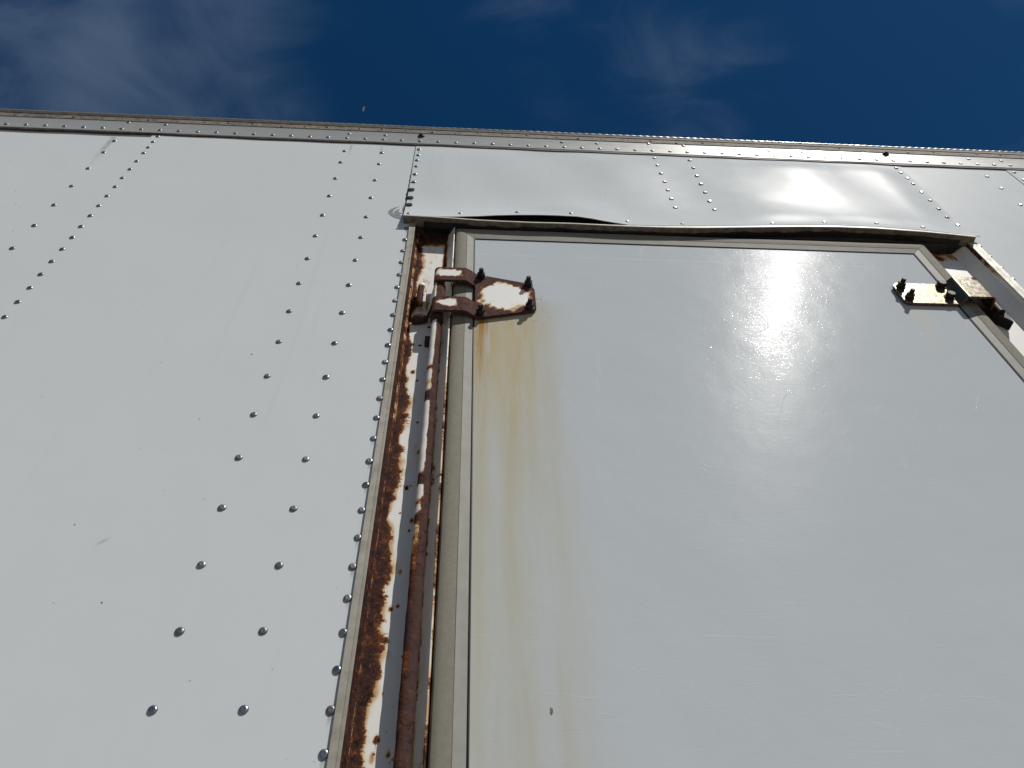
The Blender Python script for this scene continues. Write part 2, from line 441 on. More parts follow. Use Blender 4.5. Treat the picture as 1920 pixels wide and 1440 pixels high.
# ------------------------------------------------------------------ mesh helpers
class MB:
    def __init__(self):
        self.v, self.f, self.r = [], [], []

    def vert(self, x, y, z, r=0.0):
        self.v.append((x, y, z + HC)); self.r.append(r)
        return len(self.v) - 1

    def quad(self, *i):
        self.f.append(tuple(i))

    def box(self, x0, x1, y0, y1, z0, z1, r=0.0):
        i = [self.vert(x, y, z, r) for z in (z0, z1) for y in (y0, y1) for x in (x0, x1)]
        for a in ((0, 2, 3, 1), (4, 5, 7, 6), (0, 1, 5, 4), (2, 6, 7, 3), (0, 4, 6, 2), (1, 3, 7, 5)):
            self.f.append(tuple(i[k] for k in a))

    def grid(self, fn, nu, nv):
        """fn(a,b) -> (x,y,z,rust), a,b in 0..1"""
        base = len(self.v)
        for j in range(nv + 1):
            for i in range(nu + 1):
                self.vert(*fn(i / nu, j / nv))
        for j in range(nv):
            for i in range(nu):
                k = base + j * (nu + 1) + i
                self.quad(k, k + 1, k + nu + 2, k + nu + 1)

    def prism(self, outline, y0, y1, r=0.0):
        """outline in x,z ; extruded from y0 (front) to y1"""
        n = len(outline)
        a = [self.vert(x, y0, z, r) for x, z in outline]
        b = [self.vert(x, y1, z, r) for x, z in outline]
        self.f.append(tuple(a)); self.f.append(tuple(reversed(b)))
        for i in range(n):
            j = (i + 1) % n
            self.quad(a[j], a[i], b[i], b[j])

    def tube(self, pts, rad, seg=20, rf=None, caps=True):
        rings = []
        n = len(pts)
        for i, p in enumerate(pts):
            p = Vector(p)
            t = (Vector(pts[min(i + 1, n - 1)]) - Vector(pts[max(i - 1, 0)])).normalized()
            a = t.orthogonal().normalized() if abs(t.z) < 0.9 else Vector((1, 0, 0)).cross(t).cross(t).normalized() * -1
            bb = t.cross(a).normalized()
            rr = rad[i] if isinstance(rad, (list, tuple)) else rad
            ring = []
            for k in range(seg):
                th = 2 * math.pi * k / seg
                q = p + (a * math.cos(th) + bb * math.sin(th)) * rr
                ring.append(self.vert(q.x, q.y, q.z, rf(q, p) if rf else 0.0))
            rings.append(ring)
        for i in range(n - 1):
            for k in range(seg):
                k2 = (k + 1) % seg
                self.quad(rings[i][k], rings[i][k2], rings[i + 1][k2], rings[i + 1][k])
        if caps:
            self.f.append(tuple(reversed(rings[0]))); self.f.append(tuple(rings[-1]))

    def build(self, name, mat, parent=None, smooth=False, angle=None, bevel=0.0, loc=None):
        me = bpy.data.meshes.new(name)
        me.from_pydata(self.v, [], self.f)
        at = me.attributes.new('rust', 'FLOAT', 'POINT')
        at.data.foreach_set('value', self.r)
        bm = bmesh.new(); bm.from_mesh(me)
        bmesh.ops.recalc_face_normals(bm, faces=bm.faces)
        if bevel > 0:
            es = [e for e in bm.edges if len(e.link_faces) == 2 and e.calc_face_angle(0) > R(30)]
            bmesh.ops.bevel(bm, geom=es, offset=bevel, segments=2, profile=0.6, affect='EDGES', clamp_overlap=True)
        bm.to_mesh(me); bm.free()
        me.materials.append(M[mat] if isinstance(mat, str) else mat)
        o = bpy.data.objects.new(name, me)
        COL.objects.link(o)
        if parent is not None:
            o.parent = parent
        if smooth or angle:
            for pl in me.polygons:
                pl.use_smooth = True
            if angle:
                sharp_edges(me, R(angle))
        return o


def sharp_edges(me, ang):
    bm = bmesh.new(); bm.from_mesh(me)
    for e in bm.edges:
        if len(e.link_faces) != 2 or e.calc_face_angle(0) > ang:
            e.smooth = False
    bm.to_mesh(me); bm.free()


def tag(o, label=None, category=None, group=None, kind=None):
    if label: o['label'] = label
    if category: o['category'] = category
    if group: o['group'] = group
    if kind: o['kind'] = kind
    return o


# ------------------------------------------------------------------ ground
g = MB()
g.v = [(-900, -900, 0), (900, -900, 0), (900, 900, 0), (-900, 900, 0)]; g.r = [0] * 4; g.f = [(0, 1, 2, 3)]
tag(g.build('ground', 'ground'), kind='structure')

# ------------------------------------------------------------------ trailer
trailer = bpy.data.objects.new('semi_trailer', None)
COL.objects.link(trailer)
tag(trailer, 'white riveted box trailer with aluminium top rail, rusty framed side door and hinges', 'trailer')

X_END_L, X_END_R = -6.5, 6.0
Z_BOT, Z_TOP = -0.78, 2.159
X_SEAM_A = -16.83 * UNIT            # rivets of the left lap seam
X_HDR_L, X_HDR_R = -0.1585, 1.2505  # header sheet edges
Z_HDR = 1.655
X_FRAME_L, X_FRAME_R = -0.1431, 1.2415
q3 = P(1887.5, 320.5); X_SEAM_C = q3.x

# core of the wall and body
c = MB()
c.box(X_END_L + .01, X_END_R - .01, 0.045, 2.55, Z_BOT + .02, 2.14)
c.box(X_END_L + .01, -0.1301, 0.006, 0.045, Z_BOT + .02, 2.14)
c.box(1.2290, X_END_R - .01, 0.006, 0.045, Z_BOT + .02, 2.14)
c.box(-0.1301, 1.2290, 0.006, 0.045, 1.6205, 2.14)
c.build('body_core', 'core', trailer)
# roof
rf = MB()
rf.grid(lambda a, b: (X_END_L + (X_END_R - X_END_L) * a, 0.006 + 2.56 * b, 2.2005 + 0.03 * math.sin(math.pi * b), 0), 8, 10)
rf.build('roof', 'roofing', trailer, smooth=True)
# far wall, ends, bottom rail
fwall = MB(); fwall.box(X_END_L, X_END_R, 2.55, 2.56, Z_BOT, 2.2); fwall.build('far_wall', 'panel', trailer)
for xa in (X_END_L, X_END_R - .012):
    e = MB(); e.box(xa, xa + .012, .011, 2.549, Z_BOT, 2.2); e.build('end_wall', 'panel', trailer)
br = MB(); br.box(X_END_L, X_END_R, -0.006, 0.03, Z_BOT - .12, Z_BOT + .001); br.build('bottom_rail', 'rail', trailer)
fl = MB(); fl.box(X_END_L, X_END_R, .031, 2.55, Z_BOT - .10, Z_BOT + .015); fl.build('floor_deck', 'steel', trailer)


# ---- rivets
def make_rivet_mesh():
    prof = [(0.0061, 0.0), (0.0060, 0.0006), (0.0054, 0.0015), (0.0043, 0.0023), (0.0029, 0.0027), (0.0021, 0.0026), (0.0, 0.0025)]
    me = bpy.data.meshes.new('rivet')
    v, f = [], []
    seg = 14
    for r_, h in prof[:-1]:
        for k in range(seg):
            th = 2 * math.pi * k / seg
            v.append((r_ * math.cos(th), -h, r_ * math.sin(th)))
    v.append((0, -prof[-1][1], 0))
    for i in range(len(prof) - 2):
        for k in range(seg):
            k2 = (k + 1) % seg
            f.append((i * seg + k, i * seg + k2, (i + 1) * seg + k2, (i + 1) * seg + k))
    top = len(v) - 1
    b = (len(prof) - 2) * seg
    for k in range(seg):
        f.append((b + k, b + (k + 1) % seg, top))
    me.from_pydata(v, [], f)
    bm = bmesh.new(); bm.from_mesh(me); bmesh.ops.recalc_face_normals(bm, faces=bm.faces)
    # outward is -y
    if sum(fc.normal.y for fc in bm.faces) > 0:
        bmesh.ops.reverse_faces(bm, faces=bm.faces)
    bm.to_mesh(me); bm.free()
    for p_ in me.polygons: p_.use_smooth = True
    me.materials.append(M['rivet'])
    return me


RIV = make_rivet_mesh()


def rivet(x, z, parent, y=0.0, s=1.0, name='rivet'):
    o = bpy.data.objects.new(name, RIV)
    COL.objects.link(o)
    o.parent = parent
    jx, jz = rng.uniform(-.0006, .0006), rng.uniform(-.0006, .0006)
    o.location = (x + jx, y, z + jz + HC)
    o.rotation_euler = (rng.uniform(-.09, .09), rng.uniform(0, 6.28), rng.uniform(-.09, .09))
    k = s * rng.uniform(.95, 1.05)
    o.scale = (k, k, k)
    return o


FAR_RIV = []                         # rivets outside the picture: joined


def rivet_far(x, z, y=0.0):
    FAR_RIV.append((x, y, z))


def in_view(x, z, y=0.0, m=25):
    d = Vector((x, y + DIST, z))
    k = d.dot(fw)
    if k < 0.05:
        return False
    px, py = 960 + F_PX * d.dot(RT) / k, 720 - F_PX * d.dot(UP) / k
    return -m < px < 1920 + m and -m < py < 1440 + m


def auto_rivet(x, z, parent, y=0.0, s=1.0):
    if in_view(x, z, y):
        rivet(x, z, parent, y, s)
    else:
        rivet_far(x, z, y)


def wavy(x, z, s=1.0):
    return s * (0.0012 * math.sin(3.1 * x + 1.3 * z) + 0.0009 * math.sin(7.3 * x - 2.1 * z + 1.1) + 0.0006 * math.sin(5.0 * z + 4 * x))


# ---- wall skin sheets (each its own part, 1.4 mm thick, lapping its neighbour)
def sheet(x0, x1, z0, z1, y, nx, nz, label=None):
    m = MB()
    m.grid(lambda a, b: (x0 + (x1 - x0) * a, y, z0 + (z1 - z0) * b, 0), nx, nz)
    m.grid(lambda a, b: (x0 + (x1 - x0) * a, y + .0014, z0 + (z1 - z0) * b, 0), 1, 1)
    # edges
    for xa in (x0, x1):
        m.grid(lambda a, b: (xa, y + .0014 * a, z0 + (z1 - z0) * b, 0), 1, 1)
    o = m.build('wall_panel', 'panel', trailer)
    if label: o['label'] = label
    return o


Z_RAIL_B = 2.085
pan_left2 = sheet(X_END_L, X_SEAM_A + .02, Z_BOT, 2.11, 0.0030, 2, 2)
pan_left = sheet(X_SEAM_A - .0175, -0.1300, Z_BOT, 2.11, 0.0, 2, 2, 'wide white panel between the lap seam and the door frame')
pan_right = sheet(1.2315, X_SEAM_C + .02, Z_BOT, 2.11, 0.0, 2, 2, 'white panel to the right of the door')
pan_right2 = sheet(X_SEAM_C - .001, X_END_R, Z_BOT, 2.11, -0.0016, 2, 2)

# ---- header sheet: buckled outward along its lower edge
LIP_PX = [(757, 402), (790, 404), (823, 406), (865, 409), (898, 411.5), (950, 414), (1000, 416), (1063, 417.5), (1142, 421), (1180, 422.3),
          (1250, 423.6), (1320, 424), (1447, 422.5), (1503, 422), (1570, 422.6), (1637, 425), (1729, 432), (1780, 437), (1827, 442)]
GAP_PX = [(757, 402), (800, 404.6), (830, 405.8), (849, 406), (870, 405.6), (898, 405), (930, 403.4), (970, 402.6), (1007, 402.6), (1045, 403.6), (1083, 405.6), (1110, 409.5),
          (1133, 414), (1155, 417.6), (1180, 421.5), (1250, 422.8), (1320, 423.2), (1447, 421.7), (1503, 421.2), (1570, 421.8), (1637, 424.2), (1729, 431.2), (1780, 436.2), (1827, 441.2)]
E_LIP = 0.021


def curve_on(pxs, y):
    pts = [P(a, b, y) for a, b in pxs]
    xs = [p.x for p in pts]; zs = [p.z for p in pts]

    def fn(x):
        return float(np.interp(x, xs, zs))
    return fn, xs


LIPZ, LIPX = curve_on(LIP_PX, -E_LIP)
GAPZ, GAPX = curve_on(GAP_PX, -E_LIP + .0022)


def sm(t):
    t = max(0.0, min(1.0, t))
    return t * t * (3 - 2 * t)


def sheet_y(x, z):
    zb = GAPZ(x)
    t = 1 - min(1.0, max(0.0, (z - zb) / 0.16))
    flare = (E_LIP - .0042) * (t ** 2.2)
    env = sm((x - X_HDR_L) / .12) * sm((X_HDR_R - x) / .10) * sm((2.09 - z) / .08)
    w = env * sm((z - zb) / .07) * (0.0032 * math.sin(7.5 * x + 0.4) * math.cos(5.0 * (z - 1.8)) + 0.0025 * math.sin(13.0 * x - 6.0 * z + 2.0)
               + 0.0012 * math.sin(23.0 * x + 9.0 * z))
    return -0.0008 - flare - w - 0.004 * env * sm((z - zb) / .07) * sm((x - .1) / .5) - .0012 * env


h = MB()
NX, NZ = 150, 36
x0h, x1h = X_HDR_L, X_HDR_R


def hfn(a, b):
    x = x0h + (x1h - x0h) * a
    zb = GAPZ(x)
    z = zb + (2.11 - zb) * (b ** 1.25)
    return (x, sheet_y(x, z), z, 0)


h.grid(hfn, NX, NZ)
# rolled lower edge and side edges give the sheet its thickness
h.grid(lambda a, b: (x0h + (x1h - x0h) * a, sheet_y(x0h + (x1h - x0h) * a, GAPZ(x0h + (x1h - x0h) * a)) + .0015 * b, GAPZ(x0h + (x1h - x0h) * a), 0), NX, 1)
for xa in (x0h, x1h):
    h.grid(lambda a, b: (xa, sheet_y(xa, GAPZ(xa) + (2.11 - GAPZ(xa)) * b) + .0028 * a, GAPZ(xa) + (2.11 - GAPZ(xa)) * b, 0), 1, 24)
hb = MB()
header = h.build('header_panel', 'header', trailer, smooth=True, angle=40)
header['label'] = 'buckled white sheet above the door with a gap along its lower edge'
# inner face of the header sheet so that it is closed from behind
hi = MB()
hi.grid(lambda a, b: (lambda q: (q[0], q[1] + .0015, q[2], 0))(hfn(a, b)), 75, 18)
hi.build('sheet_back', 'core', header, smooth=True)

# ---- drip lip under the header
lp = MB()
NL = 120


def lip_run(prof_fn, name, mat, parent, close=True):
    m_ = MB()
    rg = []
    for i in range(NL + 1):
        x = xl0 + (xl1 - xl0) * i / NL
        rg.append([m_.vert(x, yy, zz_) for yy, zz_ in prof_fn(x)])
    n_ = len(rg[0])
    for i in range(NL):
        for k in range(n_):
            k2 = (k + 1) % n_
            m_.quad(rg[i][k], rg[i][k2], rg[i + 1][k2], rg[i + 1][k])
    m_.f.append(tuple(rg[0])); m_.f.append(tuple(reversed(rg[-1])))
    return m_.build(name, mat, parent, smooth=True, angle=35)


xl0, xl1 = LIPX[0] - .001, LIPX[-1] + .002


def lip_t(x):
    return .0032 + .0040 * sm((x - .25) / .3) - .0025 * sm((x - .95) / .25)


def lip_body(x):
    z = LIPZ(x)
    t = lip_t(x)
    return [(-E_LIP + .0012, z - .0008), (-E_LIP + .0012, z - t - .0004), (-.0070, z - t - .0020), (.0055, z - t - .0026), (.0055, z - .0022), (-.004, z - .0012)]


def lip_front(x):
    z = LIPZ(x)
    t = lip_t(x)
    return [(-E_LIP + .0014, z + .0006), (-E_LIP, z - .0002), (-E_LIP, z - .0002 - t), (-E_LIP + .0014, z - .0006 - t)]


drip = lip_run(lip_body, 'drip_lip', 'soffit', trailer)  # dark colour paints in the shaded underside of the lip
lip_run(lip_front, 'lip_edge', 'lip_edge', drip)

# ---- top rail
Y_RAIL = -0.005
rl = MB()
prof = [(0.004, Z_RAIL_B), (Y_RAIL + .0008, Z_RAIL_B), (Y_RAIL - .0006, Z_RAIL_B + .001), (Y_RAIL - .0006, Z_RAIL_B + .006), (Y_RAIL, Z_RAIL_B + .008), (Y_RAIL, Z_TOP), (0.004, Z_TOP)]
NR = 60
rings = []
for i in range(NR + 1):
    x = X_END_L + (X_END_R - X_END_L) * i / NR
    rings.append([rl.vert(x, yy, zz_) for yy, zz_ in prof])
for i in range(NR):
    for k in range(len(prof) - 1):
        rl.quad(rings[i][k], rings[i][k + 1], rings[i + 1][k + 1], rings[i + 1][k])
rail = rl.build('top_rail', 'rail', trailer, angle=25)
# sealant under the rail, its dark colour also painting in underside shade and shadow
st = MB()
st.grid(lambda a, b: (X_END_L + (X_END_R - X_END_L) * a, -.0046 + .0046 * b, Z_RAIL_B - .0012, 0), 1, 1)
NS = 400


def sealz(x):
    return Z_RAIL_B - .0058 - .0012 * math.sin(9 * x) - .0010 * math.sin(31 * x + 1) - (0.004 * math.exp(-((x - 1.27) / .10) ** 2)) - .0016 * math.exp(-((x - .5) / .2) ** 2)


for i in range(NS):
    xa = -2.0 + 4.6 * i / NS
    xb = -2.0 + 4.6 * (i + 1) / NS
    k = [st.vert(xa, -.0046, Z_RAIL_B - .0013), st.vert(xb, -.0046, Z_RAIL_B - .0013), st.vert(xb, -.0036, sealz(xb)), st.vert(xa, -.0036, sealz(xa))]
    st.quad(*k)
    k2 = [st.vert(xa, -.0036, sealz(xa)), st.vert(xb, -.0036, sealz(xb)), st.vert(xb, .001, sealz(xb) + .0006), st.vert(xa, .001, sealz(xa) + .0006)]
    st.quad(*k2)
st.build('sealant_shade_strip', 'sealant', rail)

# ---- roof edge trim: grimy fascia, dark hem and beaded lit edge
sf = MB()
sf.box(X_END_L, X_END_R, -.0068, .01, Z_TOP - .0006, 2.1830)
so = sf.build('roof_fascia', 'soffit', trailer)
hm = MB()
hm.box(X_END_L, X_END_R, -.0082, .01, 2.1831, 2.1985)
hm.build('roof_hem', 'hem_dark', so)
bd = MB()
nb = 1500
xb0, xb1 = -2.6, 3.2
for i in range(nb + 1):
    x = xb0 + (xb1 - xb0) * i / nb
    w_ = 0.5 + 0.5 * math.sin(2 * math.pi * x / 0.0205)
    w2 = 0.5 + 0.5 * math.sin(2 * math.pi * x / 0.47)
    for yy, z2 in ((-.0080, 0.0), (-.0092 - .0006 * w_, .0004), (-.0098 - .0008 * w_, .0018 + .0004 * w2), (-.0090 - .0005 * w_, .0030 + .0013 * w_), (-.0060, .0036 + .0013 * w_), (.004, .0030)):
        bd.vert(x, yy, 2.1986 + z2)
for i in range(nb):
    for k in range(5):
        bd.quad(i * 6 + k, i * 6 + k + 1, i * 6 + k + 7, i * 6 + k + 6)
bd.build('beaded_edge', 'hem', so, smooth=True)
# dabs of dark sealant on the fascia
for i in range(46):
    x = -1.42 + 3.25 * i / 45 + rng.uniform(-.012, .012)
    b_ = MB()
    w_, d_ = rng.uniform(.003, .006), rng.uniform(.0012, .0024)
    zc = rng.uniform(2.163, 2.176)
    n_ = 8
    ring0 = [b_.vert(x + w_ * math.cos(2 * math.pi * k / n_), -.0064, zc + .0048 * math.sin(2 * math.pi * k / n_)) for k in range(n_)]
    ring1 = [b_.vert(x + .6 * w_ * math.cos(2 * math.pi * k / n_), -.0064 - d_, zc + .0028 * math.sin(2 * math.pi * k / n_)) for k in range(n_)]
    for k in range(n_):
        b_.quad(ring0[k], ring0[(k + 1) % n_], ring1[(k + 1) % n_], ring1[k])
    b_.f.append(tuple(ring1))
    b_.build('sealant_blob', 'sealant', so, smooth=True)

# ---- rail rivets
RX0 = -24.893 * UNIT
zr_ = P(1055.5, 275.8, Y_RAIL).z
for k in range(-30, 100):
    x = RX0 + k * UNIT
    if -3 < x < 3.6:
        auto_rivet(x, zr_, rail, Y_RAIL, 0.92)
for px, py in ((241, 230), (311, 234), (655, 251), (723, 254), (1053.5, 267), (1119, 269.3), (1216, 270.3), (1281, 273.3), (1441, 283), (1502.8, 285.3), (1815.8, 298.5), (1877, 301.8)):
    q = P(px, py, Y_RAIL)
    rivet(q.x, q.z, rail, Y_RAIL, 0.92)


# two black plugs in the rail (clearance lamp fixings)
def plug(px, py):
    q = P(px, py, Y_RAIL)
    m = MB()
    seg = 16
    pr = [(.0098, 0), (.0096, .002), (.0075, .0045), (.0042, .006), (.0040, .0085), (.0032, .0098)]
    rr = []
    for r_, h_ in pr:
        rr.append([m.vert(q.x + r_ * math.cos(2 * math.pi * k / seg), Y_RAIL - h_, q.z + r_ * math.sin(2 * math.pi * k / seg)) for k in range(seg)])
    for i in range(len(rr) - 1):
        for k in range(seg):
            m.quad(rr[i][k], rr[i][(k + 1) % seg], rr[i + 1][(k + 1) % seg], rr[i + 1][k])
    m.f.append(tuple(rr[-1]))
    m.build('plug', 'black', rail, smooth=True)


plug(790, 255.8)
plug(1660.5, 290)

# ---- skin rivets
def column(x, z0, step, parent, y=0.0, zmin=Z_BOT + .05, s=1.0):
    z = z0
    while z > zmin:
        auto_rivet(x, z, parent, y, s)
        z -= step


U = UNIT
column(X_SEAM_A, 37.012 * U, .98067 * U, pan_left)
for px, py in ((295.8, 256.2), (286.8, 266.5), (278, 276.8), (269, 287.3)):
    q = P(px, py); rivet(X_SEAM_A, q.z, pan_left)
column(-18.849 * U, 38.02 * U, 1.9582 * U, pan_left2, .0030)
q = P(213, 262.8); rivet(-18.849 * U, q.z, pan_left2, .0030)
column(-6.803 * U, 37.833 * U, 1.9536 * U, pan_left)
column(-4.819 * U, 37.815 * U, 1.9523 * U, pan_left)
for px, py, xx in ((645.3, 283.5, -6.803 * U), (715.8, 286.8, -4.819 * U)):
    rivet(xx, P(px, py).z, pan_left)
column(-2.9236 * U + .0016, 29.95 * U, .97461 * U, pan_left)
rivet(-2.9236 * U + .0016, P(762.5, 428.8).z, pan_left)
# header sheet rivets
for x_, z0, st_, n_ in ((10.0613 * U, 39.92 * U, .9875 * U, 7), (12.0141 * U, 39.796 * U, .9772 * U, 7)):
    for k in range(n_):
        z = z0 - st_ * k
        rivet(x_, z, header, sheet_y(x_, z))
XS2 = P(786, 278.5).x
for i, (px, py) in enumerate(((786, 278.5), (784.8, 289), (782.5, 298.8), (780.8, 310), (778.5, 325), (776.3, 339.5), (773, 354.5), (770.5, 370.2), (768.3, 386))):
    q = P(px, py, -.004)
    rivet(q.x, q.z, header, sheet_y(q.x, q.z))
XS3 = 24.1025 * U
for px, py in ((1681, 313.3), (1689.8, 322.5), (1701.8, 333), (1713, 343.5), (1728.5, 359), (1744.3, 374.5), (1760.8, 390.3), (1777.3, 406.8), (1794.8, 423.5)):
    q = P(px, py, -.004)
    rivet(q.x, q.z, header, sheet_y(q.x, q.z))
for px, py in ((863, 399.7), (969.5, 398.8), (1070, 401.5), (1176.8, 415.3), (1279, 421), (1447.5, 420.8), (1545.3, 418), (1642.5, 419.5), (1730, 427.5), (766.5, 401.3)):
    q = P(px, py, -.014)
    z = max(q.z, GAPZ(q.x) + .0045)
    rivet(q.x, z, header, sheet_y(q.x, z), .85)
# right hand rivets
column(24.185 * U, 31.182 * U, .97888 * U, pan_right)
for px, py in ((1850.8, 331.5), (1876.8, 353.3), (1912.8, 384.3)):
    q = P(px, py); rivet(q.x, q.z, pan_right)
xr = P(1876.8, 353.3).x
column(xr, P(1912.8, 384.3).z - 1.955 * U, 1.955 * U, pan_right)
q = P(1901, 324.5); column(q.x, q.z, .98 * U, pan_right2, -.0016)
for dxu in (-2 * 12.05, -3 * 12.05):
    column((-6.803 + dxu) * U, 37.8 * U, 1.95 * U, pan_left2, .0030); column((-4.819 + dxu) * U, 37.8 * U, 1.95 * U, pan_left2, .0030)

# ---- rivets outside the picture joined in one part
fr = bpy.data.meshes.new('rivet_rows')
vv, ff = [], []
rv = [tuple(v.co) for v in RIV.vertices]; rfc = [tuple(p.vertices) for p in RIV.polygons]
for (x, y, z) in FAR_RIV:
    k = len(vv)
    vv += [(a + x, b + y, c_ + z + HC) for a, b, c_ in rv]
    ff += [tuple(i + k for i in f_) for f_ in rfc]
fr.from_pydata(vv, [], ff); fr.materials.append(M['rivet'])
for p_ in fr.polygons: p_.use_smooth = True
fro = bpy.data.objects.new('rivet_rows', fr); COL.objects.link(fro); fro.parent = trailer; fro['kind'] = 'stuff'

# ---- popped rivets: black torn slots along the left end of the header
for i, (px0, px1, py) in enumerate(((771, 784, 325), (768, 781, 340), (765, 778, 354.5), (762.5, 776, 370.3), (760.5, 774, 386))):
    a, b2 = P(px0, py, -.0036), P(px1, py, -.0036)
    m = MB()
    n_ = 16
    cx, rx_, rz_ = (a.x + b2.x) / 2, (b2.x - a.x) / 2 * (.75 if i < 2 else .9), .0034 + .0006 * i
    m.prism([(cx + rx_ * math.cos(2 * math.pi * k / n_), a.z + rz_ * math.sin(2 * math.pi * k / n_) * (1 + .15 * math.sin(3 * k))) for k in range(n_)], sheet_y(cx, a.z) - (.0042 if i >= 2 else .0006), sheet_y(cx, a.z) + .0003)
    m.build('torn_slot', 'black', header)
# dark ragged sealant along the left edge of the header sheet
m = MB()
pts = []
za, zb_ = P(779, 275).z, P(760, 400, -.004).z
n_ = 60
for i in range(n_ + 1):
    t = i / n_
    z = za + (zb_ - za) * t
    wdt = .0008 + (.0045 * sm((t - .25) / .6)) * (0.55 + .45 * math.sin(37 * t) * math.sin(61 * t + 1))
    pts.append((z, max(.0006, wdt)))
for (z1, w1), (z2, w2) in zip(pts, pts[1:]):
    k = [m.vert(X_HDR_L - w1, -.0016, z1), m.vert(X_HDR_L + .0004, -.0034, z1), m.vert(X_HDR_L + .0004, -.0034, z2), m.vert(X_HDR_L - w2, -.0016, z2)]
    m.quad(*k)
    k2 = [m.vert(X_HDR_L - w1, -.0016, z1), m.vert(X_HDR_L - w2, -.0016, z2), m.vert(X_HDR_L - w2, .001, z2), m.vert(X_HDR_L - w1, .001, z1)]
    m.quad(*k2)
m.build('ragged_sealant', 'black', header)


# ---- sticker residue on the wall left of the door corner
def blob_px(pxs, y, parent, name, mat, th=.0005):
    m_ = MB()
    m_.prism([(P(a, b).x, P(a, b).z) for a, b in pxs], y - th, y + .0002)
    return m_.build(name, mat, parent)


zz2 = lambda a, b: (720 + a / 5.647, 380 + b / 5.647)
outer = [(168, 40), (120, 52), (70, 72), (46, 92), (48, 115), (75, 140), (110, 160), (150, 172), (182, 172), (188, 158), (150, 150), (118, 138), (98, 118), (92, 95), (105, 75), (135, 55)]
inner = [(165, 68), (130, 80), (105, 100), (106, 116), (125, 135), (160, 146), (188, 148), (180, 135), (160, 125), (195, 112), (170, 105), (148, 98), (160, 85)]
blob_px([zz2(*c_) for c_ in outer], 0.0, pan_left, 'sticker_residue', 'residue')
blob_px([zz2(*c_) for c_ in inner], 0.0, pan_left, 'sticker_residue', 'residue')
blob_px([zz2(*c_) for c_ in ((205, 30), (222, 24), (226, 60), (214, 92), (200, 98), (192, 80))], 0.0, pan_left, 'sticker_residue', 'residue')

for px, py, w in ((191, 1130, .0011), (472, 664, .0014), (140, 984, .0009), (1035, 1334, 0)):
    if w:
        a = P(px, py)
        m = MB()
        m.prism([(a.x + w * math.cos(k * 1.047) * (1 + .3 * math.sin(2 * k)), a.z + w * math.sin(k * 1.047)) for k in range(6)], -.0004, .0002)
        m.build('dirt_speck', 'black', pan_left)

# ------------------------------------------------------------------ door frame
Q = 0.030                            # depth of the frame channel
ZF0, ZF1 = Z_BOT + .03, 1.6195
XC = -0.1213                         # inner corner of the left channel
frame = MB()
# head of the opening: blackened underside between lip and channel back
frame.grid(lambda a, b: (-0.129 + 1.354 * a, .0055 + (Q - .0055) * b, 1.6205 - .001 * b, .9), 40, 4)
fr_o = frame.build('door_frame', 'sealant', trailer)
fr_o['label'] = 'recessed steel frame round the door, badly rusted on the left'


def lerp(a, b, t): return a + (b - a) * t


# left lip (aluminium angle standing 5 mm proud)
ll = MB()
prof = [(-.1431, .0004), (-.1431, -.0046), (-.1427, -.0050), (-.1338, -.0050), (-.1335, -.0044), (-.1331, -.0050), (-.1296, -.0052), (-.1290, -.0046), (-.1290, .006)]
NZL = 60
rings = []
for i in range(NZL + 1):
    z = lerp(ZF0, 1.6165, i / NZL)
    rings.append([ll.vert(x, y, z) for x, y in prof])
for i in range(NZL):
    for k in range(len(prof) - 1):
        ll.quad(rings[i][k], rings[i][k + 1], rings[i + 1][k + 1], rings[i + 1][k])
ll.f.append(tuple(rings[-1]))
ll.build('frame_lip', 'lip', fr_o, angle=30)


def n1(z, s):
    return math.sin(z * s) * .5 + math.sin(z * s * 2.7 + 1.3) * .3 + math.sin(z * s * 6.1 + 2.1) * .2


# left jamb with a rusty bead in its corner
jm = MB()
jprof = [(-.1289, -.0035), (-.1286, .004), (-.1276, .012), (-.1258, .0205), (-.1246, .0232), (-.1236, .0225), (-.1226, .0250), (-.1213, .0299)]
NJ = 260


def jfn(a, b):
    z = lerp(ZF0, ZF1, b)
    k = a * (len(jprof) - 1)
    i = min(int(k), len(jprof) - 2)
    t = k - i
    x, y = lerp(jprof[i][0], jprof[i + 1][0], t), lerp(jprof[i][1], jprof[i + 1][1], t)
    upz = sm((z - .80) / .25)
    rr = .88 - upz * (.30 * sm((a - .42) / .1) + .08)
    if a > .66: rr = .82 - .28 * upz
    if .50 < a < .66: rr = .55 - .06 * upz + .04 * n1(z, 40)
    return (x, y, z, rr)


jm.grid(jfn, 14, NJ)
jm.build('jamb', 'rust', fr_o, smooth=True)

# left channel back plate
srng = random.Random(21)
SPOTS = [(srng.uniform(-.104, -.062), z_ + srng.uniform(-.02, .02), srng.uniform(.0022, .0058)) for z_ in np.arange(.10, 1.36, .028)]
bp = MB()
NB = 420


def bfn(a, b):
    x = lerp(XC, -.0547, a)
    z = lerp(ZF0, ZF1 - .002, b)
    d = x - XC
    wid = .0135 + .0055 * n1(z, 14) + .004 * n1(z, 39) - .005 * sm((z - .85) / .3)
    wid = max(.004, wid)
    r_ = .82 - .36 * sm((d - wid * .35) / (wid * 1.0)) - .25 * sm((d - wid * .9) / (wid * 1.3))
    # rust of the head corner and beside the inner web
    r_ = max(r_, .95 - .75 * sm((1.605 - z) / .05))
    r_ = max(r_, .75 - .5 * sm((-.0547 - x) / .010)) if z > 1.40 else r_
    for sx_, sz_, sr_ in SPOTS:
        if abs(z - sz_) < .02:
            r_ = max(r_, .74 * math.exp(-(((x - sx_) / sr_) ** 2 + ((z - sz_) / (sr_ * 1.2)) ** 2)))
    return (x, Q, z, r_)


bp.grid(bfn, 40, NB)
bp.build('channel_back', 'rust', fr_o)

